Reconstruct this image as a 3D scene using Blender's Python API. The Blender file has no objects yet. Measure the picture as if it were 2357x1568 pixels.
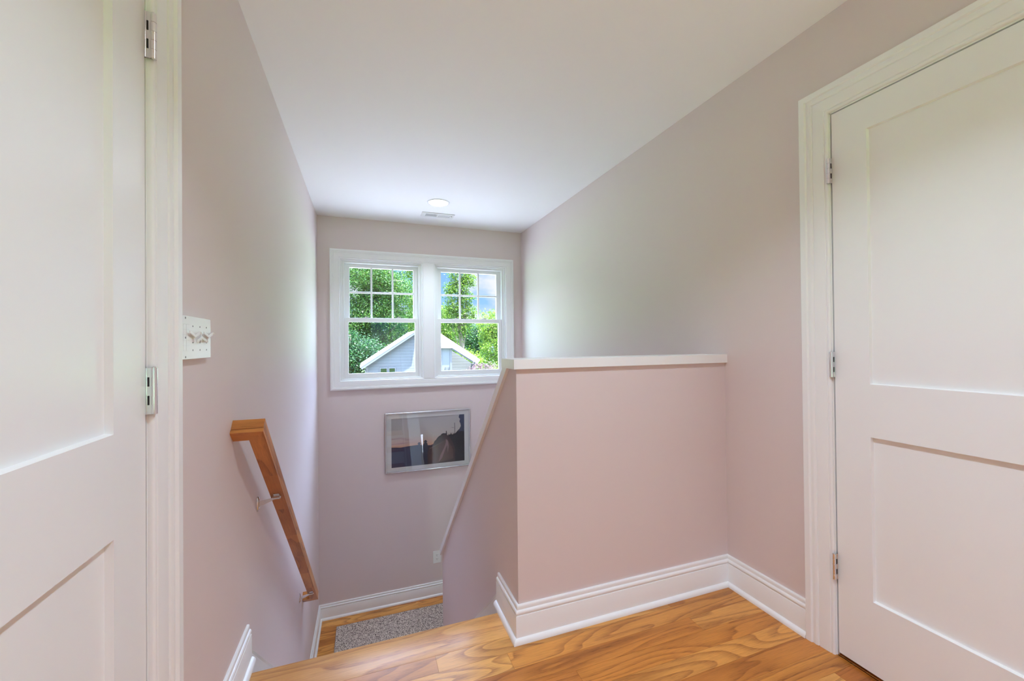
import bpy, bmesh, math, random
import numpy as np
from mathutils import Vector, Matrix, noise as mnoise

S = bpy.context.scene
COL = S.collection

# ----------------------------------------------------------------- measures (metres, hall floor = 0)
XL, XR = -0.4215, 1.6773          # faces of the two side walls
YF = 4.3077                       # face of the wall with the windows
ZC = 2.44                         # ceiling
YH, XK = 1.5422, 0.5744           # half wall: face towards the hall, face towards the stair
CAMZ = 1.1895
ZL = -1.4315                      # landing
YB = -2.4                         # end of the hall behind the camera
YN = 1.737                        # stair nosing
YRISE = 1.711
RUN, RISE, NR = 0.2176, 0.2045, 7
YLAND = YRISE + (NR - 1) * RUN    # landing edge
KEND = 3.262                      # far end of the sloping half wall
ZLOW = ZL - NR * RISE             # floor below
T = 0.13

# ----------------------------------------------------------------- helpers
def lin(c):
    return tuple(((v / 255) / 12.92 if v / 255 <= 0.04045 else ((v / 255 + 0.055) / 1.055) ** 2.4) for v in c) + (1,)

def tag(o, label=None, cat=None, group=None, kind=None):
    if label: o['label'] = label
    if cat: o['category'] = cat
    if group: o['group'] = group
    if kind: o['kind'] = kind
    return o

def empty(name, loc=(0, 0, 0)):
    o = bpy.data.objects.new(name, None); o.empty_display_size = .05
    COL.objects.link(o); o.location = loc
    return o

class MB:
    def __init__(s): s.v = []; s.f = []; s.m = []
    def face(s, pts, m=0):
        i = len(s.v); s.v += [tuple(p) for p in pts]; s.f.append(tuple(range(i, i + len(pts)))); s.m.append(m)
    def box(s, x0, x1, y0, y1, z0, z1, m=0):
        i = len(s.v)
        s.v += [(x0,y0,z0),(x1,y0,z0),(x1,y1,z0),(x0,y1,z0),(x0,y0,z1),(x1,y0,z1),(x1,y1,z1),(x0,y1,z1)]
        for f in ((3,2,1,0),(4,5,6,7),(0,1,5,4),(1,2,6,5),(2,3,7,6),(3,0,4,7)):
            s.f.append(tuple(i + k for k in f)); s.m.append(m)
        return s
    def prism(s, poly, axis, a0, a1, m=0):
        """poly: 2D points in the two other axes (order x,y,z without axis)."""
        def P(p, a):
            q = list(p); q.insert('xyz'.index(axis), a); return tuple(q)
        n = len(poly); i = len(s.v)
        s.v += [P(p, a0) for p in poly] + [P(p, a1) for p in poly]
        s.f.append(tuple(i + k for k in range(n))); s.m.append(m)
        s.f.append(tuple(i + n + k for k in reversed(range(n)))); s.m.append(m)
        for k in range(n):
            k2 = (k + 1) % n
            s.f.append((i + k, i + n + k, i + n + k2, i + k2)); s.m.append(m)
        return s
    def cyl(s, c, axis, r, h, n=24, r2=None, m=0, h0=0):
        """cylinder from c along axis vector for h."""
        ax = Vector(axis).normalized(); c = Vector(c)
        t = Vector((1, 0, 0)) if abs(ax.x) < .9 else Vector((0, 1, 0))
        u = ax.cross(t).normalized(); w = ax.cross(u)
        r2 = r if r2 is None else r2
        i = len(s.v)
        for (hh, rr) in ((h0, r), (h, r2)):
            for k in range(n):
                a = 2 * math.pi * k / n
                s.v.append(tuple(c + ax * hh + u * (math.cos(a) * rr) + w * (math.sin(a) * rr)))
        s.f.append(tuple(i + k for k in reversed(range(n)))); s.m.append(m)
        s.f.append(tuple(i + n + k for k in range(n))); s.m.append(m)
        for k in range(n):
            k2 = (k + 1) % n
            s.f.append((i + k, i + k2, i + n + k2, i + n + k)); s.m.append(m)
        return s
    def lathe(s, c, prof, n=40, m=0, closed=True):
        """prof: (r,z) ring list about Z at c"""
        i = len(s.v); k = len(prof)
        for a in range(n):
            t = 2 * math.pi * a / n
            for r, z in prof: s.v.append((c[0] + r * math.cos(t), c[1] + r * math.sin(t), c[2] + z))
        for a in range(n):
            b = (a + 1) % n
            for j in range(k - (0 if closed else 1)):
                j2 = (j + 1) % k
                s.f.append((i + a*k + j, i + b*k + j, i + b*k + j2, i + a*k + j2)); s.m.append(m)
        return s
    def disc(s, c, r, n=40, m=0, flip=False):
        pts = [(c[0] + r*math.cos(2*math.pi*a/n), c[1] + r*math.sin(2*math.pi*a/n), c[2]) for a in range(n)]
        s.face(pts[::-1] if flip else pts, m); return s
    def sweep(s, path, lateral, up, prof, closed=False, seg=None, m=0):
        """profile (a,b) swept along a planar path with mitred corners. lateral: +1/-1 side, up: plane normal."""
        P = [Vector(p) for p in path]; N = len(P); up = Vector(up).normalized()
        ns = N if closed else N - 1
        D = [(P[(k + 1) % N] - P[k]).normalized() for k in range(ns)]
        Lt = [up.cross(d) * lateral for d in D]
        def ring(k):
            if closed or 0 < k < N - 1:
                a, b = Lt[(k - 1) % ns], Lt[k % ns]
                mt = (a + b); mt = mt / mt.dot(b)
            else:
                mt = Lt[0] if k == 0 else Lt[-1]
            return [P[k] + mt * pa + up * pb for pa, pb in prof]
        for k in (range(ns) if seg is None else [seg]):
            R0, R1 = ring(k), ring((k + 1) % N)
            i = len(s.v); n = len(prof)
            s.v += [tuple(p) for p in R0 + R1]
            for j in range(n):
                j2 = (j + 1) % n
                s.f.append((i + j, i + j2, i + n + j2, i + n + j)); s.m.append(m)
            if not closed:
                if seg is not None or k == 0: s.f.append(tuple(i + j for j in reversed(range(n)))); s.m.append(m)
                if seg is not None or k == ns - 1: s.f.append(tuple(i + n + j for j in range(n))); s.m.append(m)
        return s
    def wallgrid(s, us, vs, holes, axis, w0, w1):
        """slab with rectangular holes; us, vs = outer extents; axis = thickness axis"""
        U = sorted(set(list(us) + [h[i] for h in holes for i in (0, 1)])); Vv = sorted(set(list(vs) + [h[i] for h in holes for i in (2, 3)]))
        def solid(i, j):
            if i < 0 or j < 0 or i >= len(U) - 1 or j >= len(Vv) - 1: return False
            cu, cv = (U[i] + U[i+1]) / 2, (Vv[j] + Vv[j+1]) / 2
            return not any(h[0] < cu < h[1] and h[2] < cv < h[3] for h in holes)
        def P(u, v, w):
            q = [u, v]; q.insert('xyz'.index(axis), w); return tuple(q)
        for i in range(len(U) - 1):
            for j in range(len(Vv) - 1):
                if not solid(i, j): continue
                a, b, c, d = U[i], U[i+1], Vv[j], Vv[j+1]
                for w in (w0, w1): s.face([P(a,c,w), P(b,c,w), P(b,d,w), P(a,d,w)])
                if not solid(i-1, j): s.face([P(a,c,w0), P(a,d,w0), P(a,d,w1), P(a,c,w1)])
                if not solid(i+1, j): s.face([P(b,c,w0), P(b,d,w0), P(b,d,w1), P(b,c,w1)])
                if not solid(i, j-1): s.face([P(a,c,w0), P(b,c,w0), P(b,c,w1), P(a,c,w1)])
                if not solid(i, j+1): s.face([P(a,d,w0), P(b,d,w0), P(b,d,w1), P(a,d,w1)])
        return s
    def build(s, name, mats, parent=None, smooth=None, bevel=0, weld=False, attr=None):
        me = bpy.data.meshes.new(name)
        me.from_pydata(s.v, [], s.f)
        if not isinstance(mats, (list, tuple)): mats = [mats]
        for mt in mats: me.materials.append(mt)
        for p, k in zip(me.polygons, s.m): p.material_index = k
        bm = bmesh.new(); bm.from_mesh(me)
        if weld: bmesh.ops.remove_doubles(bm, verts=bm.verts, dist=1e-5)
        bmesh.ops.recalc_face_normals(bm, faces=bm.faces)
        bm.to_mesh(me); bm.free()
        if attr is not None:
            at = me.attributes.new('rnd', 'FLOAT', 'FACE'); at.data.foreach_set('value', attr)
        if smooth is not None:
            for p in me.polygons: p.use_smooth = True
            try: me.set_sharp_from_angle(angle=math.radians(smooth))
            except Exception: pass
        o = bpy.data.objects.new(name, me); COL.objects.link(o)
        if bevel:
            b = o.modifiers.new('bevel', 'BEVEL'); b.width = bevel; b.segments = 2; b.limit_method = 'ANGLE'; b.angle_limit = math.radians(40)
        if parent is not None:
            o.parent = parent
            pm = Matrix.Translation(parent.location) if parent.parent is None else Matrix.Translation(parent.location + parent.parent.location)
            o.matrix_parent_inverse = Matrix.Identity(4)
            # geometry is given in world space: shift into the parent's space
            off = parent.location.copy()
            q = parent.parent
            while q is not None: off += q.location; q = q.parent
            for v in me.vertices: v.co -= off
        return o

# ----------------------------------------------------------------- materials
def mat(name, col=(.8, .8, .8, 1), rough=.5, metal=0, spec=.5, emit=None, estr=0):
    m = bpy.data.materials.new(name); m.use_nodes = True
    b = m.node_tree.nodes['Principled BSDF']
    b.inputs['Base Color'].default_value = col; b.inputs['Roughness'].default_value = rough
    b.inputs['Metallic'].default_value = metal; b.inputs['Specular IOR Level'].default_value = spec
    if emit: b.inputs['Emission Color'].default_value = emit; b.inputs['Emission Strength'].default_value = estr
    return m

class NT:
    def __init__(s, m): s.t = m.node_tree; s.n = s.t.nodes; s.bsdf = s.n.get('Principled BSDF')
    def add(s, typ, **kw):
        n = s.n.new(typ)
        for k, v in kw.items():
            if k.startswith('i_'):
                key = k[2:]; key = int(key) if key.isdigit() else key.replace('_', ' ')
                n.inputs[key].default_value = v
            else: setattr(n, k, v)
        return n
    def link(s, a, b): s.t.links.new(a, b)
    def math(s, op, a, b=None, clamp=False):
        n = s.n.new('ShaderNodeMath'); n.operation = op; n.use_clamp = clamp
        for i, x in enumerate((a, b)):
            if x is None: continue
            if isinstance(x, (int, float)): n.inputs[i].default_value = x
            else: s.link(x, n.inputs[i])
        return n.outputs[0]
    def mix(s, fac, a, b, mode='MIX'):
        n = s.n.new('ShaderNodeMix'); n.data_type = 'RGBA'; n.blend_type = mode
        for i, x in ((0, fac), (6, a), (7, b)):
            if isinstance(x, (int, float, tuple)): n.inputs[i].default_value = x
            else: s.link(x, n.inputs[i])
        return n.outputs[2]
    def ramp(s, fac, stops):
        n = s.n.new('ShaderNodeValToRGB'); e = n.color_ramp.elements
        while len(e) < len(stops): e.new(.5)
        for k, (p, c) in enumerate(stops): e[k].position = p; e[k].color = c
        s.link(fac, n.inputs[0]); return n.outputs[0]

def paint(name, col, rough=.55, bump=.05, scale=350, spec=.4):
    m = mat(name, col, rough, spec=spec); t = NT(m)
    tc = t.add('ShaderNodeTexCoord')
    nz = t.add('ShaderNodeTexNoise', i_Scale=scale, i_Detail=3.0)
    t.link(tc.outputs['Object'], nz.inputs['Vector'])
    bp = t.add('ShaderNodeBump', i_Strength=bump, i_Distance=.002)
    t.link(nz.outputs[0], bp.inputs['Height']); t.link(bp.outputs[0], t.bsdf.inputs['Normal'])
    return m

def wood(name, tones, dark, rough=.28, along='X', rnd=True, ring=14, sc=1.0, gl=.5, tilt=0, block=0):
    """oak: plank tone from the face attribute rnd, cathedral figure from contours of stretched noise, pores"""
    m = mat(name, rough=rough, spec=gl); t = NT(m)
    tc = t.add('ShaderNodeTexCoord'); sx = t.add('ShaderNodeSeparateXYZ'); vr = t.add('ShaderNodeVectorRotate', rotation_type='X_AXIS'); vr.inputs['Angle'].default_value = tilt
    t.link(tc.outputs['Object'], vr.inputs['Vector']); t.link(vr.outputs[0], sx.inputs[0])
    X, Y, Z = sx.outputs
    if along == 'Y': X, Y = Y, X
    if rnd:
        at = t.add('ShaderNodeAttribute', attribute_name='rnd'); r = at.outputs['Fac']
    else:
        v = t.add('ShaderNodeValue'); v.outputs[0].default_value = .37; r = v.outputs[0]
        if block:
            wn_ = t.add('ShaderNodeTexWhiteNoise', noise_dimensions='1D'); t.link(t.math('FLOOR', t.math('MULTIPLY', X, block)), wn_.inputs['W']); r = wn_.outputs[0]
    across = t.math('ADD', Y, t.math('MULTIPLY', Z, .9))
    def vec(ax, ay, az):
        c = t.add('ShaderNodeCombineXYZ')
        t.link(t.math('ADD', t.math('MULTIPLY', X, ax * sc), t.math('MULTIPLY', r, 53.1)), c.inputs[0])
        t.link(t.math('MULTIPLY', across, ay * sc), c.inputs[1])
        t.link(t.math('MULTIPLY', r, az), c.inputs[2]); return c.outputs[0]
    n1 = t.add('ShaderNodeTexNoise', i_Scale=1.0, i_Detail=1.6, i_Roughness=.45, i_Distortion=.25); t.link(vec(1.0, 7.5, 31), n1.inputs['Vector'])
    rg = t.math('FRACT', t.math('MULTIPLY', n1.outputs[0], ring))
    fib = t.add('ShaderNodeTexNoise', i_Scale=1.0, i_Detail=4.0, i_Roughness=.6); t.link(vec(9, 240, 7), fib.inputs['Vector'])
    por = t.add('ShaderNodeTexNoise', i_Scale=1.0, i_Detail=2.0); t.link(vec(22, 520, 3), por.inputs['Vector'])
    big = t.add('ShaderNodeTexNoise', i_Scale=1.0, i_Detail=2.0); t.link(vec(2.2, 7, 17), big.inputs['Vector'])
    base = t.ramp(r, [(k / (len(tones) - 1), lin(c)) for k, c in enumerate(tones)])
    ringm = t.ramp(rg, [(0, (0,0,0,1)), (.45, (.12,.12,.12,1)), (.8, (.75,.75,.75,1)), (.93, (1,1,1,1)), (1, (0,0,0,1))])
    c1 = t.mix(t.math('MULTIPLY', ringm, .52), base, lin(dark))
    pm = t.math('MULTIPLY', t.ramp(por.outputs[0], [(.36, (1,1,1,1)), (.47, (0,0,0,1))]), t.math('ADD', t.math('MULTIPLY', ringm, .5), .12))
    c2 = t.mix(pm, c1, tuple(v * .55 for v in lin(dark)[:3]) + (1,))
    fm = t.ramp(fib.outputs[0], [(.3, (.87,.86,.85,1)), (.7, (1.06,1.06,1.06,1))])
    c3 = t.mix(1.0, c2, fm, 'MULTIPLY')
    bm_ = t.ramp(big.outputs[0], [(.3, (.74,.68,.62,1)), (.5, (1,1,1,1)), (.75, (1.1,1.1,1.08,1))])
    c4 = t.mix(1.0, c3, bm_, 'MULTIPLY')
    t.link(c4, t.bsdf.inputs['Base Color'])
    bp = t.add('ShaderNodeBump', i_Strength=.12, i_Distance=.001)
    t.link(fib.outputs[0], bp.inputs['Height']); t.link(bp.outputs[0], t.bsdf.inputs['Normal'])
    return m

PINK = paint('pink_wall_paint', (.715, .62, .605, 1), .6)
WHITE_CEIL = paint('ceiling_paint', (.91, .91, .91, 1), .7, .03)
TRIM = paint('white_trim_paint', (.86, .865, .865, 1), .32, .01, 60, .5)
DOORW = paint('white_door_paint', (.86, .865, .865, 1), .28, .015, 90, .5)
VINYL = mat('white_vinyl', (.80, .81, .80, 1), .35)
CHROME = mat('chrome', (.78, .78, .79, 1), .12, 1)
NICKEL = mat('nickel', (.70, .69, .68, 1), .22, 1)
DARK = mat('dark_gap', (.02, .02, .02, 1), .8)
FLOORW = wood('oak_floor', [(222,156,76),(206,134,58),(228,168,90),(214,144,66),(190,114,48),(224,160,80)], (142, 76, 28), .30)
NOSEW = wood('oak_nosing', [(222,166,98),(222,166,98)], (176, 108, 54), .30, ring=9, gl=.3)
RAILW = wood('oak_rail', [(184,118,60),(206,140,76),(196,128,66)], (132, 72, 32), .34, along='Y', rnd=False, ring=8, tilt=math.atan(.925), block=3.1, gl=.35)
RETW = wood('oak_rail_return', [(204,136,70),(204,136,70)], (140, 78, 36), .34, along='X', rnd=False, ring=6, gl=.35)
STAIRW = wood('oak_tread', [(196,128,66),(196,128,66)], (130, 70, 30), .3, rnd=False)

def glass_mat(name, tint=(1, 1, 1, 1), ior=1.45, k=1.0):
    m = bpy.data.materials.new(name); m.use_nodes = True; t = NT(m); t.n.clear()
    out = t.add('ShaderNodeOutputMaterial'); tr = t.add('ShaderNodeBsdfTransparent', i_Color=tint)
    gl = t.add('ShaderNodeBsdfGlossy', i_Roughness=.0); ge = t.add('ShaderNodeNewGeometry')
    dt = t.add('ShaderNodeVectorMath', operation='DOT_PRODUCT'); t.link(ge.outputs['Normal'], dt.inputs[0]); t.link(ge.outputs['Incoming'], dt.inputs[1])
    q = t.math('POWER', t.math('SUBTRACT', 1.0, t.math('ABSOLUTE', dt.outputs['Value'])), 5.0); f0 = ((ior - 1) / (ior + 1)) ** 2
    fr = t.math('ADD', t.math('MULTIPLY', q, 1 - f0), f0)
    mx = t.add('ShaderNodeMixShader'); t.link(t.math('MULTIPLY', fr, k, True), mx.inputs[0])
    t.link(tr.outputs[0], mx.inputs[1]); t.link(gl.outputs[0], mx.inputs[2]); t.link(mx.outputs[0], out.inputs[0])
    return m
GLASS = glass_mat('window_glass', (.98, 1, .99, 1))
PGLASS = glass_mat('picture_glass', (1, 1, 1, 1), 1.5, 1.3)

def emit_mat(name, col, st):
    m = bpy.data.materials.new(name); m.use_nodes = True; t = NT(m); t.n.clear()
    out = t.add('ShaderNodeOutputMaterial'); e = t.add('ShaderNodeEmission', i_Color=col, i_Strength=st)
    t.link(e.outputs[0], out.inputs[0]); return m

# ----------------------------------------------------------------- room shell
DY0, DY1, DZ = 0.256, 1.061, 2.066             # rough door openings
def struct(o, label, cat): return tag(o, label, cat, kind='structure')

# the window openings
WX = [(-0.2200, 0.5690), (0.6950, 1.4830)]
WZ0, WZ1 = 0.8395, 2.0330
struct(MB().wallgrid((YB - T, YF + .16), (ZLOW - .2, ZC), [(DY0, DY1, 0, DZ)], 'x', XL - T, XL).build('wall_left', PINK), 'pink painted wall on the left with the handrail', 'wall')
struct(MB().wallgrid((YB - T, YF + .16), (ZLOW - .2, ZC), [(DY0, DY1, 0, DZ)], 'x', XR, XR + T).build('wall_right', PINK), 'pink painted wall on the right running from door to window corner', 'wall')
struct(MB().wallgrid((XL, XR), (ZLOW - .2, ZC), [(a, b, WZ0, WZ1) for a, b in WX], 'y', YF, YF + .16).build('wall_far', PINK), 'pink painted end wall with the double window and framed print', 'wall')
LW = (0.80, 1.02)                               # tall narrow glazed slot of the added entry on the floor below
BW = (.12, 1.14, .70, 1.95)  # opening of the added back window
EW = (.74, 1.56, ZLOW, ZLOW + 2.1)  # opening of the added entry door on the floor below
struct(MB().wallgrid((XL, XR), (ZLOW - .2, ZC), [BW, EW], 'y', YB - T, YB).build('wall_back', PINK), 'pink wall closing the hall behind the camera', 'wall')
struct(MB().box(XL - T, XR + T, YB - T, YF + .16, ZC, ZC + .15).build('ceiling', WHITE_CEIL), 'flat white ceiling over the stair and hall', 'ceiling')
struct(MB().box(XL, XR, YB, YLAND + .1, ZLOW - .2, ZLOW).build('floor_lower', FLOORW, attr=[.4]*6), 'oak floor at the foot of the stairs', 'floor')

# half wall + sloping knee wall
SL = .949
def capline(y): return 1.0853 - SL * (y - 1.676)      # top edge of the sloping cap
CTH = .052
YW = 1.672                                             # rear face of the half wall
struct(MB().box(XK, XR, YH, YW, -.31, 1.0855).build('wall_front', PINK), 'pink half wall facing the hall under the white ledge', 'wall')
kp = [(YW, -2.9), (YW, capline(YW) - CTH + .01), (KEND, capline(KEND) - CTH + .01), (KEND, -2.9)]
struct(MB().prism(kp, 'x', XK, XK + T).build('wall_stair', PINK), 'pink sloping half wall beside the stairs', 'wall')

OV = .0145
struct(MB().box(XK - OV, XR, YH - OV, YW + OV, 1.0853, 1.1254).build('trim_1', TRIM, bevel=.0012), 'white level ledge board on top of the half wall', 'trim')
y0, y1 = 1.676, KEND + .06
cp = [(y0, capline(y0)), (y1, capline(y1)), (y1 - .025, capline(y1) - CTH + .022), (y0 - CTH / SL, capline(y0))]
struct(MB().prism(cp, 'x', XK - OV, XK + T + OV).build('trim_2', TRIM, bevel=.0012), 'white sloping cap board running down the stair half wall', 'trim')

# ----------------------------------------------------------------- floors
def planks(name, x0, x1, rows, z, matl, seed, th=.012, base=True, lens=(.5, 1.5), gap=.0003, extra=None):
    rng = random.Random(seed); mb = MB(); at = []
    for (ya, yb) in rows:
        x = x0 - rng.uniform(0, .8)
        while x < x1:
            l = rng.uniform(*lens); a, b = max(x, x0), min(x + l, x1); x += l
            if b - a < .004: continue
            mb.box(a + gap, b - gap, ya + gap, yb - gap, z - th, z); at += [rng.random()] * 6
    if base:
        mb.box(x0, x1, rows[0][0], rows[-1][1], z - .28, z - .003, 1); at += [.5] * 6
    return mb, at
ys = [1.575 - .0830 * k for k in range(60)]; ys = [y for y in ys if y > YB]
rows = [(max(YB, y - .083), y) for y in ys][::-1]
mb, at = planks('floor', XL - T, XR + T, rows, 0, FLOORW, 11)
mb.box(XL, XK + .02, 1.575, YRISE, -.28, -.03, 1); at += [.5] * 6
o = struct(mb.build('floor', [FLOORW, DARK], attr=at), 'oak strip floor of the upper hall', 'floor')
lrows = [(YLAND + .083 * k, min(YLAND + .083 * (k + 1), YF)) for k in range(16) if YLAND + .083 * k < YF - .01]
mb, at = planks('floor_landing', XL, XR, lrows, ZL, FLOORW, 7)
o = struct(mb.build('floor_landing', [FLOORW, DARK], attr=at), 'oak strip floor of the half landing under the windows', 'floor')

# ----------------------------------------------------------------- staircase
st = tag(empty('staircase', (0, YRISE, 0)), 'oak staircase dropping from the hall floor to the landing, white skirt boards', 'staircase')
mb = MB()
nose = [(1.5755, 0), (YN - .008, 0), (YN - .002, -.004), (YN, -.0125), (YN - .002, -.021), (YN - .008, -.025), (1.5755, -.025)]
mb.prism([(y, z) for y, z in nose], 'x', XL + .001, XK - .001)
mb.build('nosing', NOSEW, st, smooth=50, attr=[.2] * len(mb.f))
for k in range(NR):
    y = YRISE + k * RUN; z = -k * RISE
    MB().box(XL + .0145, XK - .0145, y - .018, y, z - RISE, z - .026).build('riser', TRIM, st)
    if k < NR - 1:
        MB().prism([(y - .016, z - RISE), (y + RUN + .018, z - RISE), (y + RUN + .026, z - RISE - .008), (y + RUN + .026, z - RISE - .018), (y + RUN + .018, z - RISE - .026), (y - .016, z - RISE - .026)], 'x', XL + .0145, XK - .0145).build('tread', STAIRW, st)
skp = lambda y: .0005 - .905 * (y - 1.8422)
for xa, xb, s_ in ((XL + .0015, XL + .014, 1), (XK - .014, XK - .0015, -1)):
    pl = [(1.772, skp(1.772) - .013), (2.965, skp(2.965) - .013), (2.965, -1.43), (2.90, -1.43), (1.772, -.42)]
    MB().prism(pl, 'x', xa, xb).build('skirt_board', TRIM, st)
    xw = XL + .0015 if s_ > 0 else XK - .0015
    pr = [(0, 0), (0, .0135), (-.010, .0115 * 1), (-.012, .009), (-.022, .0125), (-.026, .010), (-.026, 0)]
    mb = MB(); mb.sweep([(xw, 1.772, skp(1.772)), (xw, 2.985, skp(2.985))], 1 if s_ > 0 else -1, (s_, 0, 0), pr)
    mb.build('skirt_moulding', TRIM, st, smooth=40)
# second flight, below the hall
st2 = tag(empty('staircase', (1.2, YLAND, ZL)), 'lower oak flight dropping from the landing behind the half wall', 'staircase')
for k in range(NR):
    y = YLAND - k * RUN; z = ZL - k * RISE
    MB().box(XK + T + .002, XR - .002, y, y + .018, z - RISE, z - .026).build('riser', TRIM, st2)
    if k < NR - 1:
        MB().box(XK + T + .002, XR - .002, y - RUN - .026, y + .016, z - RISE - .026, z - RISE).build('tread', STAIRW, st2)
MB().box(XK + T + .002, XR - .002, YLAND - .026, YLAND + .0, ZL - .026, ZL).build('nosing', STAIRW, st2)

# ----------------------------------------------------------------- baseboards
BP = [(0, 0), (.030, 0), (.0298, .004), (.0282, .010), (.0250, .015), (.0205, .0185), (.0158, .0195), (.0158, .1025), (.0150, .1045),
      (.0120, .1050), (.0120, .1072), (.0146, .1092), (.0158, .1130), (.0158, .1165), (.0146, .1205), (.0112, .1240), (.0092, .1248), (.0088, .1270),
      (.0092, .1290), (.0092, .1370), (.0080, .1410), (.0055, .1430), (0, .1430)]
YCAS = 1.1475
bpath = [(XR, YCAS, 0), (XR, YH, 0), (XK, YH, 0), (XK, 1.7885, 0)]
BL = ['white moulded baseboard on the right wall beside the closed door', 'white moulded baseboard along the foot of the half wall', 'short white baseboard return at the top of the stairs on the half wall']
for k, nm in enumerate(('baseboard_right', 'baseboard_front', 'baseboard_stair')):
    struct(MB().sweep(bpath, 1, (0, 0, 1), BP, seg=k).build(nm, TRIM, smooth=35), BL[k], 'baseboard')
struct(MB().sweep([(XL, YCAS, 0), (XL, 1.791, 0)], -1, (0, 0, 1), BP).build('baseboard_left', TRIM, smooth=35), 'white moulded baseboard on the left wall stopping at the stair edge', 'baseboard')
lp = [(XL, 2.975, ZL), (XL, YF, ZL), (XR, YF, ZL), (XR, 3.02, ZL)]
for k, (nm, lb) in enumerate((('baseboard_landing_left', 'white baseboard on the left side of the lower landing'), ('baseboard_far', 'white baseboard under the framed print at the landing'), ('baseboard_landing_right', 'white baseboard on the right side of the lower landing'))):
    struct(MB().sweep(lp, -1, (0, 0, 1), BP, seg=k).build(nm, TRIM, smooth=35), lb, 'baseboard')

# ----------------------------------------------------------------- doors, casings
CP = [(0, 0), (0, .0075), (.002, .0105), (.005, .0118), (.0085, .0118), (.0105, .0100), (.0115, .0100), (.0130, .0128), (.0190, .0140), (.0480, .0165), (.0500, .0165), (.0515, .0145),
      (.0530, .0145), (.0550, .0185), (.0600, .0212), (.0650, .0215), (.0700, .0200), (.0740, .0200), (.0760, .0245), (.0780, .0262), (.0965, .0270), (.0985, .0255), (.0985, 0)]
HY = 1.0400                                   # hinge edge of both door leaves
LY0 = HY - .762                               # latch edge
HEAD = 2.0525
def door(side, n, lbl, clbl):
    s = 1 if side == 'left' else -1           # direction pointing into the hall
    X0 = XL if side == 'left' else XR
    f = lambda d: X0 + s * d                  # d = distance in front of the wall face
    # leaf
    mb = MB(); d0, dp, db = 0.0, -.012, -.035
    ya, yb, za, zb = LY0, HY, .014, HEAD - .0035
    st_, tr, br, m0, m1 = .1125, .1085, .2525, .8465, 1.0335
    rects = [(ya + st_, yb - st_, .2665, m0), (ya + st_, yb - st_, m1, 1.9410)]
    U = [ya, ya + st_, yb - st_, yb]; W = [za, rects[0][2], m0, m1, rects[1][3], zb]
    for i in range(3):
        for j in range(5):
            if i == 1 and j in (1, 3): continue
            mb.face([(f(d0), U[i], W[j]), (f(d0), U[i+1], W[j]), (f(d0), U[i+1], W[j+1]), (f(d0), U[i], W[j+1])])
    e = .0025
    for a, b, c, d in rects:
        o_ = [(a, c), (b, c), (b, d), (a, d)]; i_ = [(a + e, c + e), (b - e, c + e), (b - e, d - e), (a + e, d - e)]
        for k in range(4):
            k2 = (k + 1) % 4
            mb.face([(f(d0), *o_[k]), (f(d0), *o_[k2]), (f(dp), *i_[k2]), (f(dp), *i_[k])])
        mb.face([(f(dp), *p) for p in i_])
    R = [(ya, za), (yb, za), (yb, zb), (ya, zb)]
    for k in range(4):
        k2 = (k + 1) % 4
        mb.face([(f(d0), *R[k]), (f(d0), *R[k2]), (f(db), *R[k2]), (f(db), *R[k])])
    mb.face([(f(db), *p) for p in R])
    leaf = mb.build('door_%d' % n, DOORW, weld=True)
    struct(leaf, lbl, 'door')
    # hinges: leaf plate, knuckled barrel, pin
    for zc in (1.8345, 1.0985, .3355):
        h = .0475
        pl = MB()
        pl.face([(f(.001), HY + .0005, zc - h), (f(.0105), HY + .0045, zc - h), (f(.0105), HY + .0045, zc + h), (f(.001), HY + .0005, zc + h)])
        pl.box(*sorted((f(-.030), f(.0015))), HY - .0004, HY + .0016, zc - h, zc + h)
        pl.box(*sorted((f(.0005), f(.011))), HY + .0010, HY + .0026, zc - h, zc + h)
        pl.box(*sorted((f(-.030), f(.011))), HY + .0034, HY + .0048, zc - h, zc + h)
        hg = pl.build('hinge', CHROME, leaf)
        kb = MB(); hh = 2 * h / 5
        for k in range(5):
            kb.cyl((f(.0125), HY + .0058, zc - h + k * hh + .0004), (0, 0, 1), .0058, hh - .0008, 20)
        kb.cyl((f(.0125), HY + .0058, zc - h), (0, 0, 1), .0050, 2 * h, 16)
        kb.build('barrel', CHROME, hg, smooth=40)
        MB().lathe((f(.0125), HY + .0058, zc + h), [(.0001, -.002), (.0040, -.002), (.0040, .0012), (.0028, .0024), (.0001, .0028)], 16).build('pin', CHROME, hg, smooth=40)
        sl = MB()
        for k in (1, 3):
            sl.box(*sorted((f(.0035), f(.0062))), HY + .0000, HY + .0011, zc - h + k * hh, zc - h + (k + 1) * hh)
        sl.build('slot', DARK, hg)
    # jamb lining
    jb = MB()
    for (a, b) in ((LY0 - .0195, LY0 - .0030), (HY + .0055, HY + .0205)):
        jb.box(*sorted((f(0), f(-T))), a, b, 0, HEAD + .0165)
    jb.box(*sorted((f(0), f(-T))), LY0 - .0195, HY + .0205, HEAD + .0015, HEAD + .0165)
    for (a, b) in ((LY0 - .003, LY0 + .010), (HY - .008, HY + .0055)):
        jb.box(*sorted((f(-.040), f(-.075))), a, b, 0, HEAD)
    jb.box(*sorted((f(-.040), f(-.075))), LY0, HY, HEAD - .010, HEAD + .002)
    struct(jb.build('trim_%d' % (2 * n + 1), TRIM), 'white door jamb lining around the %s' % clbl, 'trim')
    MB().box(*sorted((f(-.130), f(-.004))), LY0 - .003, HY + .0055, -.004, .0012).build('threshold', STAIRW, leaf)
    # casing: leg, head, leg with mitres
    a, b, z = LY0 - .0075, HY + .0080, HEAD + .0060
    p = [(X0, b, 0), (X0, b, z), (X0, a, z), (X0, a, 0)]
    cs = MB().sweep(p, 1 if side == 'right' else -1, (s, 0, 0), CP)
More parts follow.
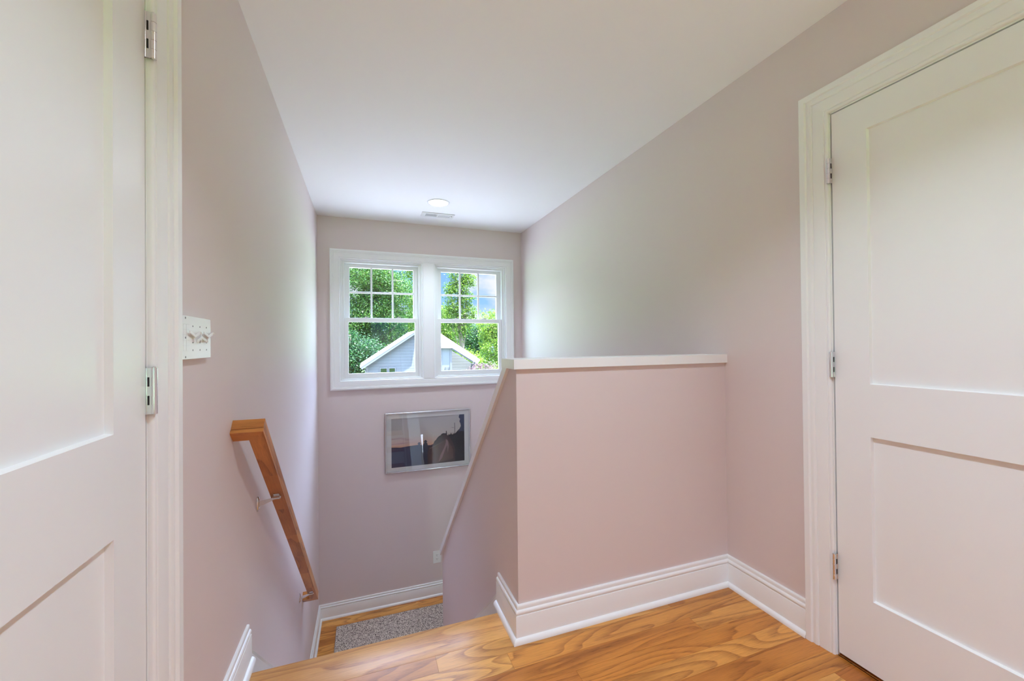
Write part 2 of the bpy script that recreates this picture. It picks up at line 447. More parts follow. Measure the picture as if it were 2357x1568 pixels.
    # keep the profile growing away from the opening
    struct(cs.build('trim_%d' % (2 * n + 2), TRIM, smooth=35), 'white moulded casing around the %s' % clbl, 'trim')
    return leaf
door('left', 1, 'white two panel door on the left wall, chrome hinges', 'door on the left')
door('right', 2, 'white two panel door on the right wall beside the half wall', 'door on the right')
struct(MB().box(XL - T, XR + T, YB - T - .22, YB - T, 2.16, 2.30).build('sun_block_eave', TRIM), 'narrow eave added above the back window to block the sun', 'roof')  # unseen eave added to keep sun out of the back window
struct(MB().box(XL - T, XR + T, YB - T - .45, YB - T, ZLOW + 2.2, ZLOW + 2.32).build('sun_block_canopy', TRIM), 'canopy added above the entry door to block the sun', 'roof')  # unseen canopy added to keep sun out of the entry door
# closets behind the two doors
for nm, x0, x1, lb in (('wall_closet_left', XL - T - .9, XL - T, 'closet walls behind the door on the left'), ('wall_closet_right', XR + T, XR + T + .9, 'closet walls behind the door on the right')):
    mb = MB(); far = x0 if x0 < 0 else x1; s_ = -1 if x0 < 0 else 1
    mb.box(*sorted((far, far + s_ * .1)), -.2, 1.5, -.3, ZC); mb.box(x0, x1, -.2, -.1, -.3, ZC); mb.box(x0, x1, 1.4, 1.5, -.3, ZC)
    mb.box(x0, x1, -.1, 1.4, ZC - .1, ZC); mb.box(x0, x1, -.1, 1.4, -.3, -.02)
    struct(mb.build(nm, PINK), lb, 'wall')

# ----------------------------------------------------------------- windows
def rect_loop(a, b, c, d, y): return [(a, y, c), (b, y, c), (b, y, d), (a, y, d)]
WCP = [(0, 0), (0, .0100), (.004, .0135), (.009, .0135), (.011, .0115), (.013, .0150), (.055, .0170), (.057, .0150), (.059, .0185), (.064, .0205), (.069, .0190), (.071, .0230), (.073, .0240), (.0895, .0240), (.0910, .0230), (.0910, 0)]
wc = tag(empty('trim_9', (0.63, YF, WZ0)), 'white moulded casing framing both windows and the post between them', 'trim', kind='structure')
# path runs so that "lateral" points outward
lp = [(WX[0][0], YF, WZ0), (WX[1][1], YF, WZ0), (WX[1][1], YF, WZ1), (WX[0][0], YF, WZ1)]
MB().sweep(lp, -1, (0, -1, 0), WCP, closed=True).build('casing', TRIM, wc, smooth=35)
mb = MB(); a, b = WX[0][1], WX[1][0]
mb.prism([(a, 0), (a, -.0100), (a + .004, -.0135), (a + .009, -.0135), (a + .011, -.0115), (a + .013, -.0160), (b - .013, -.0160), (b - .011, -.0115), (b - .009, -.0135), (b - .004, -.0135), (b, -.0100), (b, 0)], 'z', WZ0 - .001, WZ1 + .001)
for i, v in enumerate(mb.v): mb.v[i] = (v[0], v[1] + YF, v[2])
mb.build('mullion', TRIM, wc, smooth=35)

def frame_ring(mb, a, b, c, d, w, y0, y1, wb=None, wt=None):
    wb = w if wb is None else wb; wt = w if wt is None else wt
    mb.box(a, a + w, y0, y1, c, d); mb.box(b - w, b, y0, y1, c, d)
    mb.box(a + w, b - w, y0, y1, c, c + wb); mb.box(a + w, b - w, y0, y1, d - wt, d)
for n, (wa, wb) in enumerate(WX):
    side = ('left', 'right')[n]
    w = tag(empty('window_%d' % (n + 1), ((wa + wb) / 2, YF + .05, WZ0)), ('left double hung window with tree and gable view' if n == 0 else 'right double hung window with sky and white roof view'), 'window', kind='structure')
    mb = MB(); frame_ring(mb, wa, wb, WZ0, WZ1, .012, YF + .002, YF + .155)
    frame_ring(mb, wa + .012, wb - .012, WZ0 + .012, WZ1 - .012, .024, YF + .022, YF + .155, wb=.012, wt=.020)
    mb.build('frame', VINYL, w, bevel=.0015)
    cx = (wa + wb) / 2
    # upper sash (outer track)
    g0, g1, gz0, gz1 = cx - .311, cx + .311, 1.458, 1.9665
    yu = YF + .085
    us = MB(); a_, b_, c_, d_ = wa + .0355, wb - .0355, 1.424, 2.0015
    us.box(a_, g0, yu - .016, yu + .018, c_, d_); us.box(g1, b_, yu - .016, yu + .018, c_, d_)
    us.box(g0, g1, yu - .016, yu + .018, gz1, d_); us.box(g0, g1, yu - .016, yu + .018, c_, gz0 - .022)
    uso = us.build('upper_sash', VINYL, w, bevel=.0015)
    mu = MB()
    for k in (1, 2):
        x = g0 + (g1 - g0) * k / 3; mu.box(x - .009, x + .009, yu - .012, yu + .004, gz0 - .03, gz1)
    zz = (gz0 + gz1) / 2 + .006; mu.box(g0, g1, yu - .0115, yu + .0035, zz - .009, zz + .009)
    mu.build('muntins', VINYL, uso, bevel=.002)
    MB().box(g0 - .005, g1 + .005, yu + .005, yu + .009, c_ + .02, gz1 + .005).build('pane', GLASS, uso)
    # lower sash (inner track)
    yl = YF + .045; h0, h1, hz0, hz1 = cx - .3215, cx + .3215, .9050, 1.4175
    ls = MB(); a_, b_, c_, d_ = wa + .037, wb - .037, .8645, 1.4590
    ls.box(a_, h0, yl - .014, yl + .018, c_, d_); ls.box(h1, b_, yl - .014, yl + .018, c_, d_)
    ls.box(h0, h1, yl - .014, yl + .018, hz1, d_); ls.box(h0, h1, yl - .014, yl + .018, c_, hz0)
    lso = ls.build('lower_sash', VINYL, w, bevel=.0015)
    MB().box(h0 - .005, h1 + .005, yl + .004, yl + .008, hz0 - .005, hz1 + .005).build('pane', GLASS, lso)
    for k in (-1, 1):
        x = cx + k * .157
        lk = MB().box(x - .026, x + .026, yl - .010, yl + .014, 1.459, 1.4635).cyl((x, yl + .002, 1.4635), (0, 0, 1), .010, .007, 16)
        lk.box(x - .004, x + .026, yl - .004, yl + .006, 1.4690, 1.4730)
        lk.build('sash_lock', VINYL if n < 0 else NICKEL, lso)

# unseen window added behind the camera for frontal daylight in the hall
w = tag(empty('window_3', ((BW[0] + BW[1]) / 2, YB - .06, BW[2])), 'tall unseen window added at the back end of the hall for light', 'window', kind='structure')
mb = MB(); frame_ring(mb, BW[0], BW[1], BW[2], BW[3], .05, YB - .10, YB - .03); mb.box(.61, .65, YB - .10, YB - .03, BW[2] + .05, BW[3] - .05)
mb.build('frame', VINYL, w)
MB().box(BW[0] + .04, BW[1] - .04, YB - .07, YB - .066, BW[2] + .04, BW[3] - .04).build('pane', GLASS, w)

w = tag(empty('door_3', ((EW[0] + EW[1]) / 2, YB - .06, EW[2])), 'glazed entry door added unseen at the foot of the lower stairs for light', 'door', kind='structure')  # unseen glazing added to light the lower stair and reflect in the print
mb = MB(); frame_ring(mb, EW[0] + .002, EW[1] - .002, EW[2] + .002, EW[3] - .002, .11, YB - .09, YB - .04, wb=.22)
mb.build('frame', TRIM, w)
MB().box(EW[0] + .10, EW[1] - .10, YB - .07, YB - .066, EW[2] + .2, EW[3] - .10).build('pane', GLASS, w)

# ----------------------------------------------------------------- handrail
hr = tag(empty('handrail', (XL, 1.63, .94)), 'oak handrail sloping down the left wall with mitred returns', 'handrail')
th = math.atan(.925); uv = Vector((0, math.cos(th), -math.sin(th))); wv = Vector((0, math.sin(th), math.cos(th)))
xo = -.325; wd = .048
top = Vector((xo, 1.629, .939)); Lr = (3.287 - 1.629) / math.cos(th)
p0 = Vector((XL, top.y, top.z)); p1 = top.copy(); p2 = top + uv * Lr; p3 = Vector((XL, p2.y, p2.z))
# profile: a = inward from the outer face, b = normal to the slope, top = 0
RP = [(.004, 0), (wd - .004, 0), (wd - .001, -.002), (wd, -.005), (wd - .001, -.036), (wd - .003, -.0385), (wd, -.041), (wd + .001, -.055), (-.001, -.055), (0, -.041), (.003, -.0385), (.001, -.036), (0, -.005), (.001, -.002)]
for k, nm in enumerate(('rail_return', 'rail', 'rail_return')):
    MB().sweep([p0, p1, p2, p3], 1, wv, RP, seg=k).build(nm, RAILW if k == 1 else RETW, hr, smooth=30)
for yb_ in (1.955, 3.085):
    xc = xo - wd / 2 - .001
    zb = .939 - .925 * (yb_ - 1.629) - .055 / math.cos(th)
    zp = zb - .028
    br = MB(); n = 20
    pts = [( .0105 * math.cos(2*math.pi*k/n), .031 * math.sin(2*math.pi*k/n) * (1 + .12 * abs(math.cos(2*math.pi*k/n)))) for k in range(n)]
    pl = MB()
    def ringp(x, sc): return [(x, yb_ + a * sc, zp + b * sc) for a, b in pts]
    r0, r1, r2_ = ringp(XL, 1), ringp(XL + .004, 1), ringp(XL + .0075, .7)
    for A, B in ((r0, r1), (r1, r2_)):
        for k in range(n): pl.face([A[k], A[(k+1) % n], B[(k+1) % n], B[k]])
    pl.face(r2_); pl.face(r0[::-1])
    bo = pl.build('bracket', NICKEL, hr, smooth=50, weld=True)
    # screws
    for dz in (-.020, .020): MB().cyl((XL + .0065, yb_, zp + dz), (1, 0, 0), .0042, .0025, 14, .003).build('screw', CHROME, bo, smooth=40)
    arm = MB(); wdt = .0085
    pa = [(XL + .006, zp + .012), (XL + .006, zp - .011), (XL + .012, zp - .010), (xc - .018, zb - .022), (xc - .010, zb - .018), (xc + .010, zb - .014), (xc + .010, zb - .006), (xc - .012, zb - .008), (xc - .020, zb - .011), (XL + .012, zp + .011)]
    arm.prism(pa, 'y', yb_ - .0025, yb_ + .0025)
    arm.build('arm', NICKEL, bo, bevel=.0008)
    sd = MB()
    e1 = Vector((0, yb_, zb)) + Vector((xc, 0, 0))
    for (u0, u1, a0, a1, b0, b1) in ((-.016, .016, -.011, .011, -.004, .0), (-.006, .006, -.013, .013, -.016, -.003)):
        cs_ = [e1 + uv * u + Vector((a, 0, 0)) + wv * b for u in (u0, u1) for a in (a0, a1) for b in (b0, b1)]
        i = len(sd.v); sd.v += [tuple(c) for c in cs_]
        for q in ((0,1,3,2),(4,6,7,5),(0,4,5,1),(2,3,7,6),(0,2,6,4),(1,5,7,3)): sd.f.append(tuple(i + k for k in q)); sd.m.append(0)
    sd.cyl(tuple(e1 + wv * -.010 + Vector((.013, 0, 0))), (1, 0, 0), .0062, .004, 14)
    sd.build('saddle', NICKEL, bo, bevel=.0008)

# ----------------------------------------------------------------- key rack on the left wall
kr = tag(empty('key_rack', (XL, 1.28, 1.21)), 'small white wall panel with zigzag pegs beside the door on the left', 'key rack')
RX = XL + .014
mb = MB().box(XL - .0015, RX, 1.160, 1.3715, 1.1575, 1.2645)
mb.build('panel', mat('white_enamel', (.86, .87, .86, 1), .25), kr, bevel=.0012)
gv = MB()
for k in range(6): gv.box(RX - .001, RX + .0002, 1.178, 1.2215, 1.2440 - k * .01305 - .0004, 1.2440 - k * .01305 + .0004)
for y in (1.1870, 1.2040): gv.box(RX - .001, RX + .0002, y - .0003, y + .0003, 1.1788, 1.2440)
gv.build('grid', mat('groove_grey', (.60, .62, .61, 1), .6), kr)
SLOT = mat('slot_grey', (.12, .12, .12, 1), .5)
for y in (1.2448, 1.2915, 1.3385):
    for z in (1.2405, 1.1800): MB().cyl((RX - .001, y, z), (1, 0, 0), .0022, .0013, 12).build('hole', SLOT, kr)
    for z in (1.2215, 1.1990): MB().box(RX - .001, RX + .0003, y - .0038, y + .0038, z - .0012, z + .0012).build('slot', SLOT, kr)
for z in (1.2592, 1.2109, 1.1636): MB().cyl((RX - .001, 1.1995, z), (1, 0, 0), .0026, .0013, 12).build('hole', SLOT, kr)
PEG = mat('peg_white', (.78, .77, .76, 1), .35)
for k, y in enumerate((1.2448, 1.2915, 1.3385)):
    up = 1 if k != 1 else -1
    zv = 1.2118 if up > 0 else 1.2085
    pg = MB(); hb_, hw = .0075, .0335
    poly = [(y - hw, zv + up * .0095), (y, zv), (y + hw, zv + up * .0095), (y + hw, zv + up * .0095 + hb_), (y, zv + hb_), (y - hw, zv + up * .0095 + hb_)]
    pg.prism(poly, 'x', RX + .0035, RX + .0060)
    pg.box(RX, RX + .0040, y - .0016, y + .0016, 1.2000, 1.2205)
    pg.cyl((RX + .0048, y + hw, zv + up * .0095 + hb_ / 2), (0, 1, 0), .0034, .002, 14)
    pg.build('peg', PEG, kr, bevel=.0006)

# ----------------------------------------------------------------- outlet, vent, lights
ou = tag(empty('wall_outlet', (.70, YF, ZL + .40)), 'white duplex outlet on the end wall right of the framed print', 'outlet')
oz = 1.1895 - 2.224
MB().box(.6600, .7400, YF - .006, YF, oz - .0625, oz + .0625).build('cover_plate', VINYL, ou, bevel=.002)
for k in (-1, 1):
    zc = oz + k * .0195
    MB().cyl((.70, YF - .005, zc), (0, -1, 0), .0172, .0025, 28).build('receptacle', VINYL, ou, smooth=40)
    d = MB()
    for dx, hh in ((-.0062, .0045), (.0062, .0036)): d.box(.70 + dx - .0011, .70 + dx + .0011, YF - .0079, YF - .007, zc + .003 - hh, zc + .003 + hh)
    d.cyl((.70, YF - .007, zc - .0085), (0, -1, 0), .0026, .0009, 12)
    d.build('slot', DARK, ou)

vt = tag(empty('ceiling_vent', (.676, 3.958, ZC)), 'white slotted air register in the ceiling next to the light', 'vent')
v0, v1, w0, w1 = .521, .831, 3.889, 4.024
mb = MB(); fz = ZC - .004
# face plate with two louvre windows
zA, zB = ZC - .006, ZC
lx = [(.556, .668), (.684, .796)]; ly = (3.918, 3.988)
mb.wallgrid((v0, v1), (w0, w1), [(a, b, ly[0], ly[1]) for a, b in lx], 'z', zA, zB)
mb.build('face_plate', VINYL, vt)
MB().box(.556, .796, ly[0], ly[1], ZC - .0012, ZC - .0006).build('duct', mat('duct_grey', (.10, .10, .10, 1), .7), vt)
lv = MB()
for side, (a, b) in enumerate(lx):
    for k in range(11):
        x = a + (b - a) * (k + .5) / 11; t = .0042 * (1 if side == 0 else -1)
        lv.face([(x - t, ly[0], zA), (x + t, ly[0], ZC - .001), (x + t, ly[1], ZC - .001), (x - t, ly[1], zA)])
        lv.face([(x - t - .0012, ly[0], zA), (x - t + .0012, ly[0], zA), (x - t + .0012, ly[1], zA), (x - t - .0012, ly[1], zA)])
lv.build('louvers', VINYL, vt)
MB().box(.802, .812, ly[0] + .01, ly[0] + .016, zA - .008, zA).build('lever', VINYL, vt)
for x in (.535, .818): MB().cyl((x, 3.955, zA), (0, 0, -1), .004, .0012, 14).build('screw', VINYL, vt, smooth=40)

LED = emit_mat('led_diffuser', (1, .99, .98, 1), 9.0)
def can(x, y, lbl, watts, group=None, col=(1, .95, .88)):
    t = tag(empty('recessed_light', (x, y, ZC)), lbl, 'ceiling light', group)
    MB().lathe((x, y, ZC), [(.083, -.001), (.0845, -.005), (.090, -.0065), (.0965, -.0045), (.0985, 0), (.083, 0)], 48).build('trim_ring', VINYL, t, smooth=40)
    MB().lathe((x, y, ZC), [(.0001, -.0025), (.070, -.0025), (.0832, -.0015), (.0832, -.0005), (.0001, -.0005)], 48).build('diffuser', LED, t)
    l = bpy.data.lights.new('can_lamp', 'AREA'); l.shape = 'DISK'; l.size = .16; l.energy = watts; l.color = col; l.spread = math.radians(120)
    lo = bpy.data.objects.new('lamp', l); COL.objects.link(lo); lo.parent = t; lo.location = (0, 0, -.009)
    return t
can(.6225, 3.600, 'round recessed ceiling light glowing above the stairwell window', 11, col=(.71, .855, 1))
can(.63, .56, 'round recessed ceiling light over the hall floor between the doors', 14, col=(.71, .855, 1))
can(.63, -1.30, 'round recessed ceiling light added unseen at the back of the hall', 11, col=(.71, .855, 1))  # unseen lamp added behind the camera to brighten the hall

# ----------------------------------------------------------------- rug
RUG = mat('rug_loops', rough=.95, spec=.1); t = NT(RUG)
tc = t.add('ShaderNodeTexCoord'); mp = t.add('ShaderNodeMapping'); mp.inputs['Scale'].default_value = (1.0, 1.0, 1)
t.link(tc.outputs['Object'], mp.inputs[0])
vo = t.add('ShaderNodeTexVoronoi', i_Scale=150.0); t.link(mp.outputs[0], vo.inputs['Vector'])
wn = t.add('ShaderNodeTexWhiteNoise'); t.link(vo.outputs['Position'], wn.inputs['Vector'])
c = t.ramp(wn.outputs[0], [(0, lin((112, 100, 98))), (.2, lin((160, 146, 140))), (.5, lin((206, 192, 182))), (.75, lin((230, 218, 206))), (1, lin((244, 234, 222)))])
dk = t.ramp(vo.outputs['Distance'], [(.3, (1, 1, 1, 1)), (.75, (.62, .6, .6, 1))])
t.link(t.mix(1.0, c, dk, 'MULTIPLY'), t.bsdf.inputs['Base Color'])
bp = t.add('ShaderNodeBump', i_Strength=.8, i_Distance=.004, invert=True); t.link(vo.outputs['Distance'], bp.inputs['Height']); t.link(bp.outputs[0], t.bsdf.inputs['Normal'])
rg = tag(empty('rug', (.7, 3.74, ZL)), 'grey beige speckled woven rug lying on the oak landing', 'rug')
MB().box(-.2605, 1.52, 3.36, 4.1405, ZL, ZL + .009).build('pile', RUG, rg, bevel=.003)
RB = mat('rug_binding', lin((150, 136, 126)), .9)
mb = MB(); frame_pts = [(-.2605, 3.36), (1.52, 3.36), (1.52, 4.1405), (-.2605, 4.1405)]
mb.sweep([(x, y, ZL) for x, y in frame_pts], 1, (0, 0, 1), [(0, 0), (0, .0085), (.003, .0105), (.006, .0085), (.006, 0)], closed=True)
mb.build('binding', RB, rg)

# ----------------------------------------------------------------- framed print
pf = tag(empty('framed_print', (.627, YF, .19)), 'silver framed sunset print with two silhouetted figures, hanging under the windows', 'picture')
fx0, fx1, fz0, fz1 = .1915, 1.0610, -.1090, .4965
FRM = mat('silver_frame', (.72, .72, .73, 1), .25, .9)
FP = [(0, 0), (0, .022), (.003, .024), (.0095, .024), (.0095, 0)]
MB().sweep([(fx0, YF, fz0), (fx1, YF, fz0), (fx1, YF, fz1), (fx0, YF, fz1)], 1, (0, -1, 0), FP, closed=True).build('frame', FRM, pf)
MATB = mat('mat_board', (.74, .75, .74, 1), .8)
ix0, ix1, iz0, iz1 = .2500, 1.0010, -.0570, .4375
mb = MB(); mb.wallgrid((fx0 + .004, fx1 - .004), (fz0 + .004, fz1 - .004), [(ix0, ix1, iz0, iz1)], 'y', YF - .014, YF - .011)
mb.build('mat_board', MATB, pf)
# the print: flat sheet with flat coloured shapes
W_, H_ = ix1 - ix0, iz1 - iz0
def PP(u, v): return (ix0 + u * W_, iz0 + (1 - v) * H_)
SKYP = mat('print_sky', rough=.6); t = NT(SKYP)
tc = t.add('ShaderNodeTexCoord'); sx = t.add('ShaderNodeSeparateXYZ'); t.link(tc.outputs['Generated'], sx.inputs[0])
g = t.ramp(sx.outputs[2], [(0, lin((26, 34, 58))), (.36, lin((212, 150, 118))), (.42, lin((214, 172, 140))), (.50, lin((206, 180, 168))), (.62, lin((196, 190, 182))), (1, lin((188, 188, 190)))])
cn = t.add('ShaderNodeTexNoise', i_Scale=1.0, i_Detail=2.0); mp = t.add('ShaderNodeMapping'); mp.inputs['Scale'].default_value = (3, 1, 16); t.link(tc.outputs['Generated'], mp.inputs[0]); t.link(mp.outputs[0], cn.inputs['Vector'])
band = t.ramp(sx.outputs[2], [(.42, (0,0,0,1)), (.52, (1,1,1,1)), (.66, (0,0,0,1))])
lf = t.ramp(sx.outputs[0], [(.15, (1,1,1,1)), (.30, (0,0,0,1))])
cf = t.math('MULTIPLY', t.math('MULTIPLY', t.ramp(cn.outputs[0], [(.5, (0,0,0,1)), (.62, (1,1,1,1))]), band), lf)
t.link(t.mix(cf, g, lin((168, 128, 140))), t.bsdf.inputs['Base Color'])
pm = [SKYP] + [mat('print_' + n_, lin(c_), .6) for n_, c_ in (('navy', (34, 48, 82)), ('figure', (42, 44, 66)), ('hill', (64, 44, 46)), ('road', (92, 66, 62)), ('roadlight', (148, 118, 120)), ('black', (28, 24, 34)), ('blue', (60, 96, 140)), ('paleblue', (104, 148, 184)), ('rail', (120, 104, 100)))]
NV, FG, HL, RD, RL, BK, BLU, PBL, RA = range(1, 10)
pr = MB(); lay = [0]
def shape(pts, m):
    lay[0] += 1; y = YF - .0105 - lay[0] * .00004
    pr.face([(PP(u, v)[0], y, PP(u, v)[1]) for u, v in pts], m)
shape([(0, 0), (1, 0), (1, 1), (0, 1)], 0)
shape([(0, .585), (.06, .59), (.12, .60), (.22, .585), (.36, .575), (.48, .60), (.56, .61), (.56, 1), (0, 1)], NV)
hill = [(.50, .62), (.56, .585), (.575, .53), (.60, .50), (.612, .47), (.64, .43), (.665, .415), (.672, .39), (.70, .375), (.735, .385), (.737, .33), (.748, .33), (.752, .42), (.77, .43), (.775, .40), (.785, .42), (.80, .41), (.808, .37), (.815, .41), (.83, .42), (.85, .40), (.87, .40), (.90, .35), (.93, .31), (.95, .25), (.945, .20), (.93, .15), (.94, .10), (.92, .06), (.93, 0), (1, 0), (1, 1), (.42, 1), (.48, .68)]
shape(hill, BK)
shape([(.50, .64), (.56, .60), (.60, .52), (.65, .44), (.70, .40), (.74, .41), (.78, .45), (.82, .55), (.86, .70), (.86, 1), (.44, 1), (.49, .70)], HL)
shape([(.54, .66), (.62, .62), (.69, .56), (.73, .50), (.75, .505), (.79, .60), (.83, .72), (.84, .93), (.56, 1), (.52, .90)], RD)
shape([(.735, .505), (.755, .54), (.755, .62), (.72, .74), (.68, .90), (.63, .98), (.655, .84), (.71, .68), (.735, .58)], RL)
shape([(.745, .505), (.765, .55), (.775, .66), (.76, .80), (.755, .66), (.75, .58)], RL)
shape([(.51, .67), (.60, .61), (.68, .56), (.70, .53), (.70, .54), (.68, .57), (.60, .622), (.51, .685)], RA)
shape([(.93, 0), (1, 0), (1, .36), (.94, .36), (.925, .42), (.93, .33), (.95, .25), (.945, .20), (.93, .15), (.94, .10), (.92, .06)], NV)
shape([(.857, .17), (.863, .17), (.868, .44), (.860, .44)], BK)
shape([(.805, .255), (.835, .268), (.858, .275), (.835, .275)], BK)
shape([(.82, .39), (.823, .39), (.823, .46), (.82, .46)], BK); shape([(.842, .385), (.845, .385), (.846, .46), (.843, .46)], BK)
def circ(u, v, ru, rv, m, n=18): shape([(u + ru * math.cos(2*math.pi*k/n), v + rv * math.sin(2*math.pi*k/n)) for k in range(n)], m)
def fig(u, v, s, m):
    circ(u, v, .016 * s, .026 * s, m); circ(u, v + .006, .024 * s, .014 * s, m)
    shape([(u - .012*s, v + .02*s), (u + .012*s, v + .02*s), (u + .026*s, v + .05*s), (u + .034*s, v + .16*s), (u + .03*s, v + .22*s), (u + .024*s, 1), (u - .028*s, 1), (u - .03*s, v + .22*s), (u - .034*s, v + .14*s), (u - .027*s, v + .05*s)], m)
shape([(.38, .58), (.48, .60), (.50, .66), (.44, 1), (.40, 1)], BK)
fig(.452, .515, 1.05, FG)
fig(.367, .545, .92, NV)
pr.build('print', pm, pf)
MB().box(fx0 + .005, fx1 - .005, YF - .0185, YF - .0165, fz0 + .005, fz1 - .005).build('glazing', PGLASS, pf)

# ----------------------------------------------------------------- outside: neighbour's house
GZ = -3.2
SID = mat('siding_grey', rough=.6); t = NT(SID)
tc = t.add('ShaderNodeTexCoord'); sx = t.add('ShaderNodeSeparateXYZ'); t.link(tc.outputs['Object'], sx.inputs[0])
fr = t.math('FRACT', t.math('MULTIPLY', sx.outputs[2], 1 / .155))
t.link(t.ramp(fr, [(0, (.020, .0212, .021, 1)), (.10, (.042, .0445, .044, 1)), (.14, (.047, .050, .0495, 1)), (1, (.047, .050, .0495, 1))]), t.bsdf.inputs['Base Color'])
bp = t.add('ShaderNodeBump', i_Strength=1.0, i_Distance=.02, invert=True); t.link(fr, bp.inputs['Height']); t.link(bp.outputs[0], t.bsdf.inputs['Normal'])
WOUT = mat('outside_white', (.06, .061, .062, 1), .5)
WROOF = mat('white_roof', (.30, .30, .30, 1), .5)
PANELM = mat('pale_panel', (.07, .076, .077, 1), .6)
hs = tag(empty('neighbor_house', (3.0, 24, GZ)), 'grey sided house with white gable trim seen through the windows', 'house')
YG = 22.25
pk = (2.62, 1.93); ev = (-.20, .03)
sl_ = (pk[1] - ev[1]) / (pk[0] - ev[0])
wl = .065
gab = [(wl, GZ), (wl, ev[1] + (wl - ev[0]) * sl_ - .14), (pk[0], pk[1] - .14), (4.30, .97), (5.70, .07), (5.70, GZ)]
MB().prism(gab, 'y', YG, YG + 4.6).build('gable_wall', SID, hs)
rk = [ev, pk, (pk[0], pk[1] - .14), (ev[0] + .08, ev[1] - .09)]
MB().prism(rk, 'y', YG - .29, YG - .26).build('rake_board', WOUT, hs)
MB().prism([(ev[0], ev[1] + .01), (pk[0] + .03, pk[1] + .01), (pk[0] + .03, pk[1] + .03), (ev[0] - .02, ev[1] + .025)], 'y', YG - .30, YG + 4.8).build('roof', WROOF, hs)
MB().prism([(ev[0] + .12, ev[1] - .06), (pk[0], pk[1] - .07), (pk[0], pk[1] - .05), (ev[0] + .12, ev[1] - .04)], 'y', YG - .26, YG).build('soffit', mat('soffit_shade', (.02, .021, .022, 1), .7), hs)  # soffit colour darkened to draw the shade under the overhang
MB().box(wl - .01, wl + .11, YG - .02, YG + .1, GZ, ev[1] + .02).build('corner_board', WOUT, hs)
# sloping white roof of the right wing, front edge level over the porch then falling to the right
rA, rB, rC, rD, rE = (3.05, 2.18), (5.895, .305), (5.73, .115), (4.365, .985), (3.05, 1.0)
def up_(p, k): return (p[0], p[1] + k)
mb = MB(); low = [(rE[0], YG - .9, rE[1]), (rD[0], YG - .9, rD[1]), (rC[0], YG - .9, rC[1]), (rB[0] * 1.02, YG - .35, rB[1] - .03), (rA[0] * 1.02, YG - .35, rA[1] + .02)]
hi = [(a, b + .02, c + .05) for a, b, c in low]
mb.face(low); mb.face(hi)
for k in range(5): mb.face([low[k], low[(k+1) % 5], hi[(k+1) % 5], hi[k]])
mb.build('wing_roof', WROOF, hs)
mb = MB(); gut = [(4.365, .985), (5.73, .115), (5.73, .02), (4.365, .90)]
mb.prism(gut, 'y', YG - .88, YG - .80).build('gutter', mat('gutter_grey', (.026, .029, .031, 1), .5), hs)
MB().box(3.05, 4.30, YG - .75, YG - .55, GZ, .985).build('porch_panel', PANELM, hs)
MB().box(4.26, 4.37, YG - .78, YG - .50, GZ, .985).build('porch_post', WOUT, hs)
MB().box(3.74, 3.83, YG - .79, YG - .74, GZ, .95).build('porch_edge', WOUT, hs)
MB().box(5.62, 5.74, YG - .40, YG + .05, GZ, .10).build('corner_board', WOUT, hs)
for k, (a, b) in enumerate(((.735, 1.135), (1.165, 1.545))):
    w = MB(); w.wallgrid((a, b), (-1.25, -.005), [(a + .05, b - .05, -1.20, -.055)], 'y', YG - .05, YG + .01)
    wo = w.build('gable_window', WOUT, hs)
    MB().box(a + .05, b - .05, YG - .03, YG - .02, -1.20, -.055).build('pane', mat('house_glass_reflection', (.012, .024, .006, 1), .3, spec=.1), wo)  # dark green in the pane colour stands for a green reflection
fc = bpy.data.curves.new('house_number', 'FONT'); fc.body = '212'; fc.size = .19; fc.shear = .25; fc.extrude = .004; fc.align_x = 'CENTER'
ft = bpy.data.objects.new('text_tmp', fc); COL.objects.link(ft); fc.materials.append(DARK)
fm_ = bpy.data.meshes.new_from_object(ft); bpy.data.objects.remove(ft)
fo = bpy.data.objects.new('house_number', fm_); COL.objects.link(fo); fo.parent = hs
fo.location = (4.085 - 3.0, YG - .765 - 24, -.165 - GZ); fo.rotation_euler = (math.pi/2, 0, 0)
ds = MB(); ds.cyl((.02, YG - .02, -.10), (.28, .3, -.9), .04, .22, 10); ds.cyl((.0, YG - .06, ev[1] - .10), (.3, .2, -.75), .04, .20, 10)
ds.build('downspout', WOUT, hs)

GRASS = mat('grass_ground', (.10, .22, .05, 1), .9)
gm = MB(); gm.box(-60, 70, -60, 110, GZ - .2, GZ)
struct(gm.build('ground', GRASS), 'green lawn outside below the windows', 'ground')

struct(MB().box(-9, 12, -14, 21.0, GZ, GZ + .03).build('ground_bounce', paint('concrete', (.19, .186, .186, 1), .8, .2, 40)), 'concrete driveway added unseen outside to bounce daylight up indoors', 'driveway')  # unseen concrete surface added to bounce daylight onto the ceilings
# ----------------------------------------------------------------- trees
LEAF = .22
def leaf_mat(name, cols, trans=.45):
    m = mat(name, rough=.55, spec=.25); t = NT(m)
    gi = t.add('ShaderNodeNewGeometry')
    c = t.ramp(gi.outputs['Random Per Island'], [(k / (len(cols) - 1), tuple(q * LEAF for q in lin(v)[:3]) + (1,)) for k, v in enumerate(cols)])
    t.link(c, t.bsdf.inputs['Base Color'])
    tr = t.add('ShaderNodeBsdfTranslucent'); t.link(c, tr.inputs[0])
    mx = t.add('ShaderNodeMixShader'); mx.inputs[0].default_value = trans
    out = t.n['Material Output']
    t.link(t.bsdf.outputs[0], mx.inputs[1]); t.link(tr.outputs[0], mx.inputs[2]); t.link(mx.outputs[0], out.inputs[0])
    return m
BARK = mat('bark', lin((92, 78, 66)), .9)

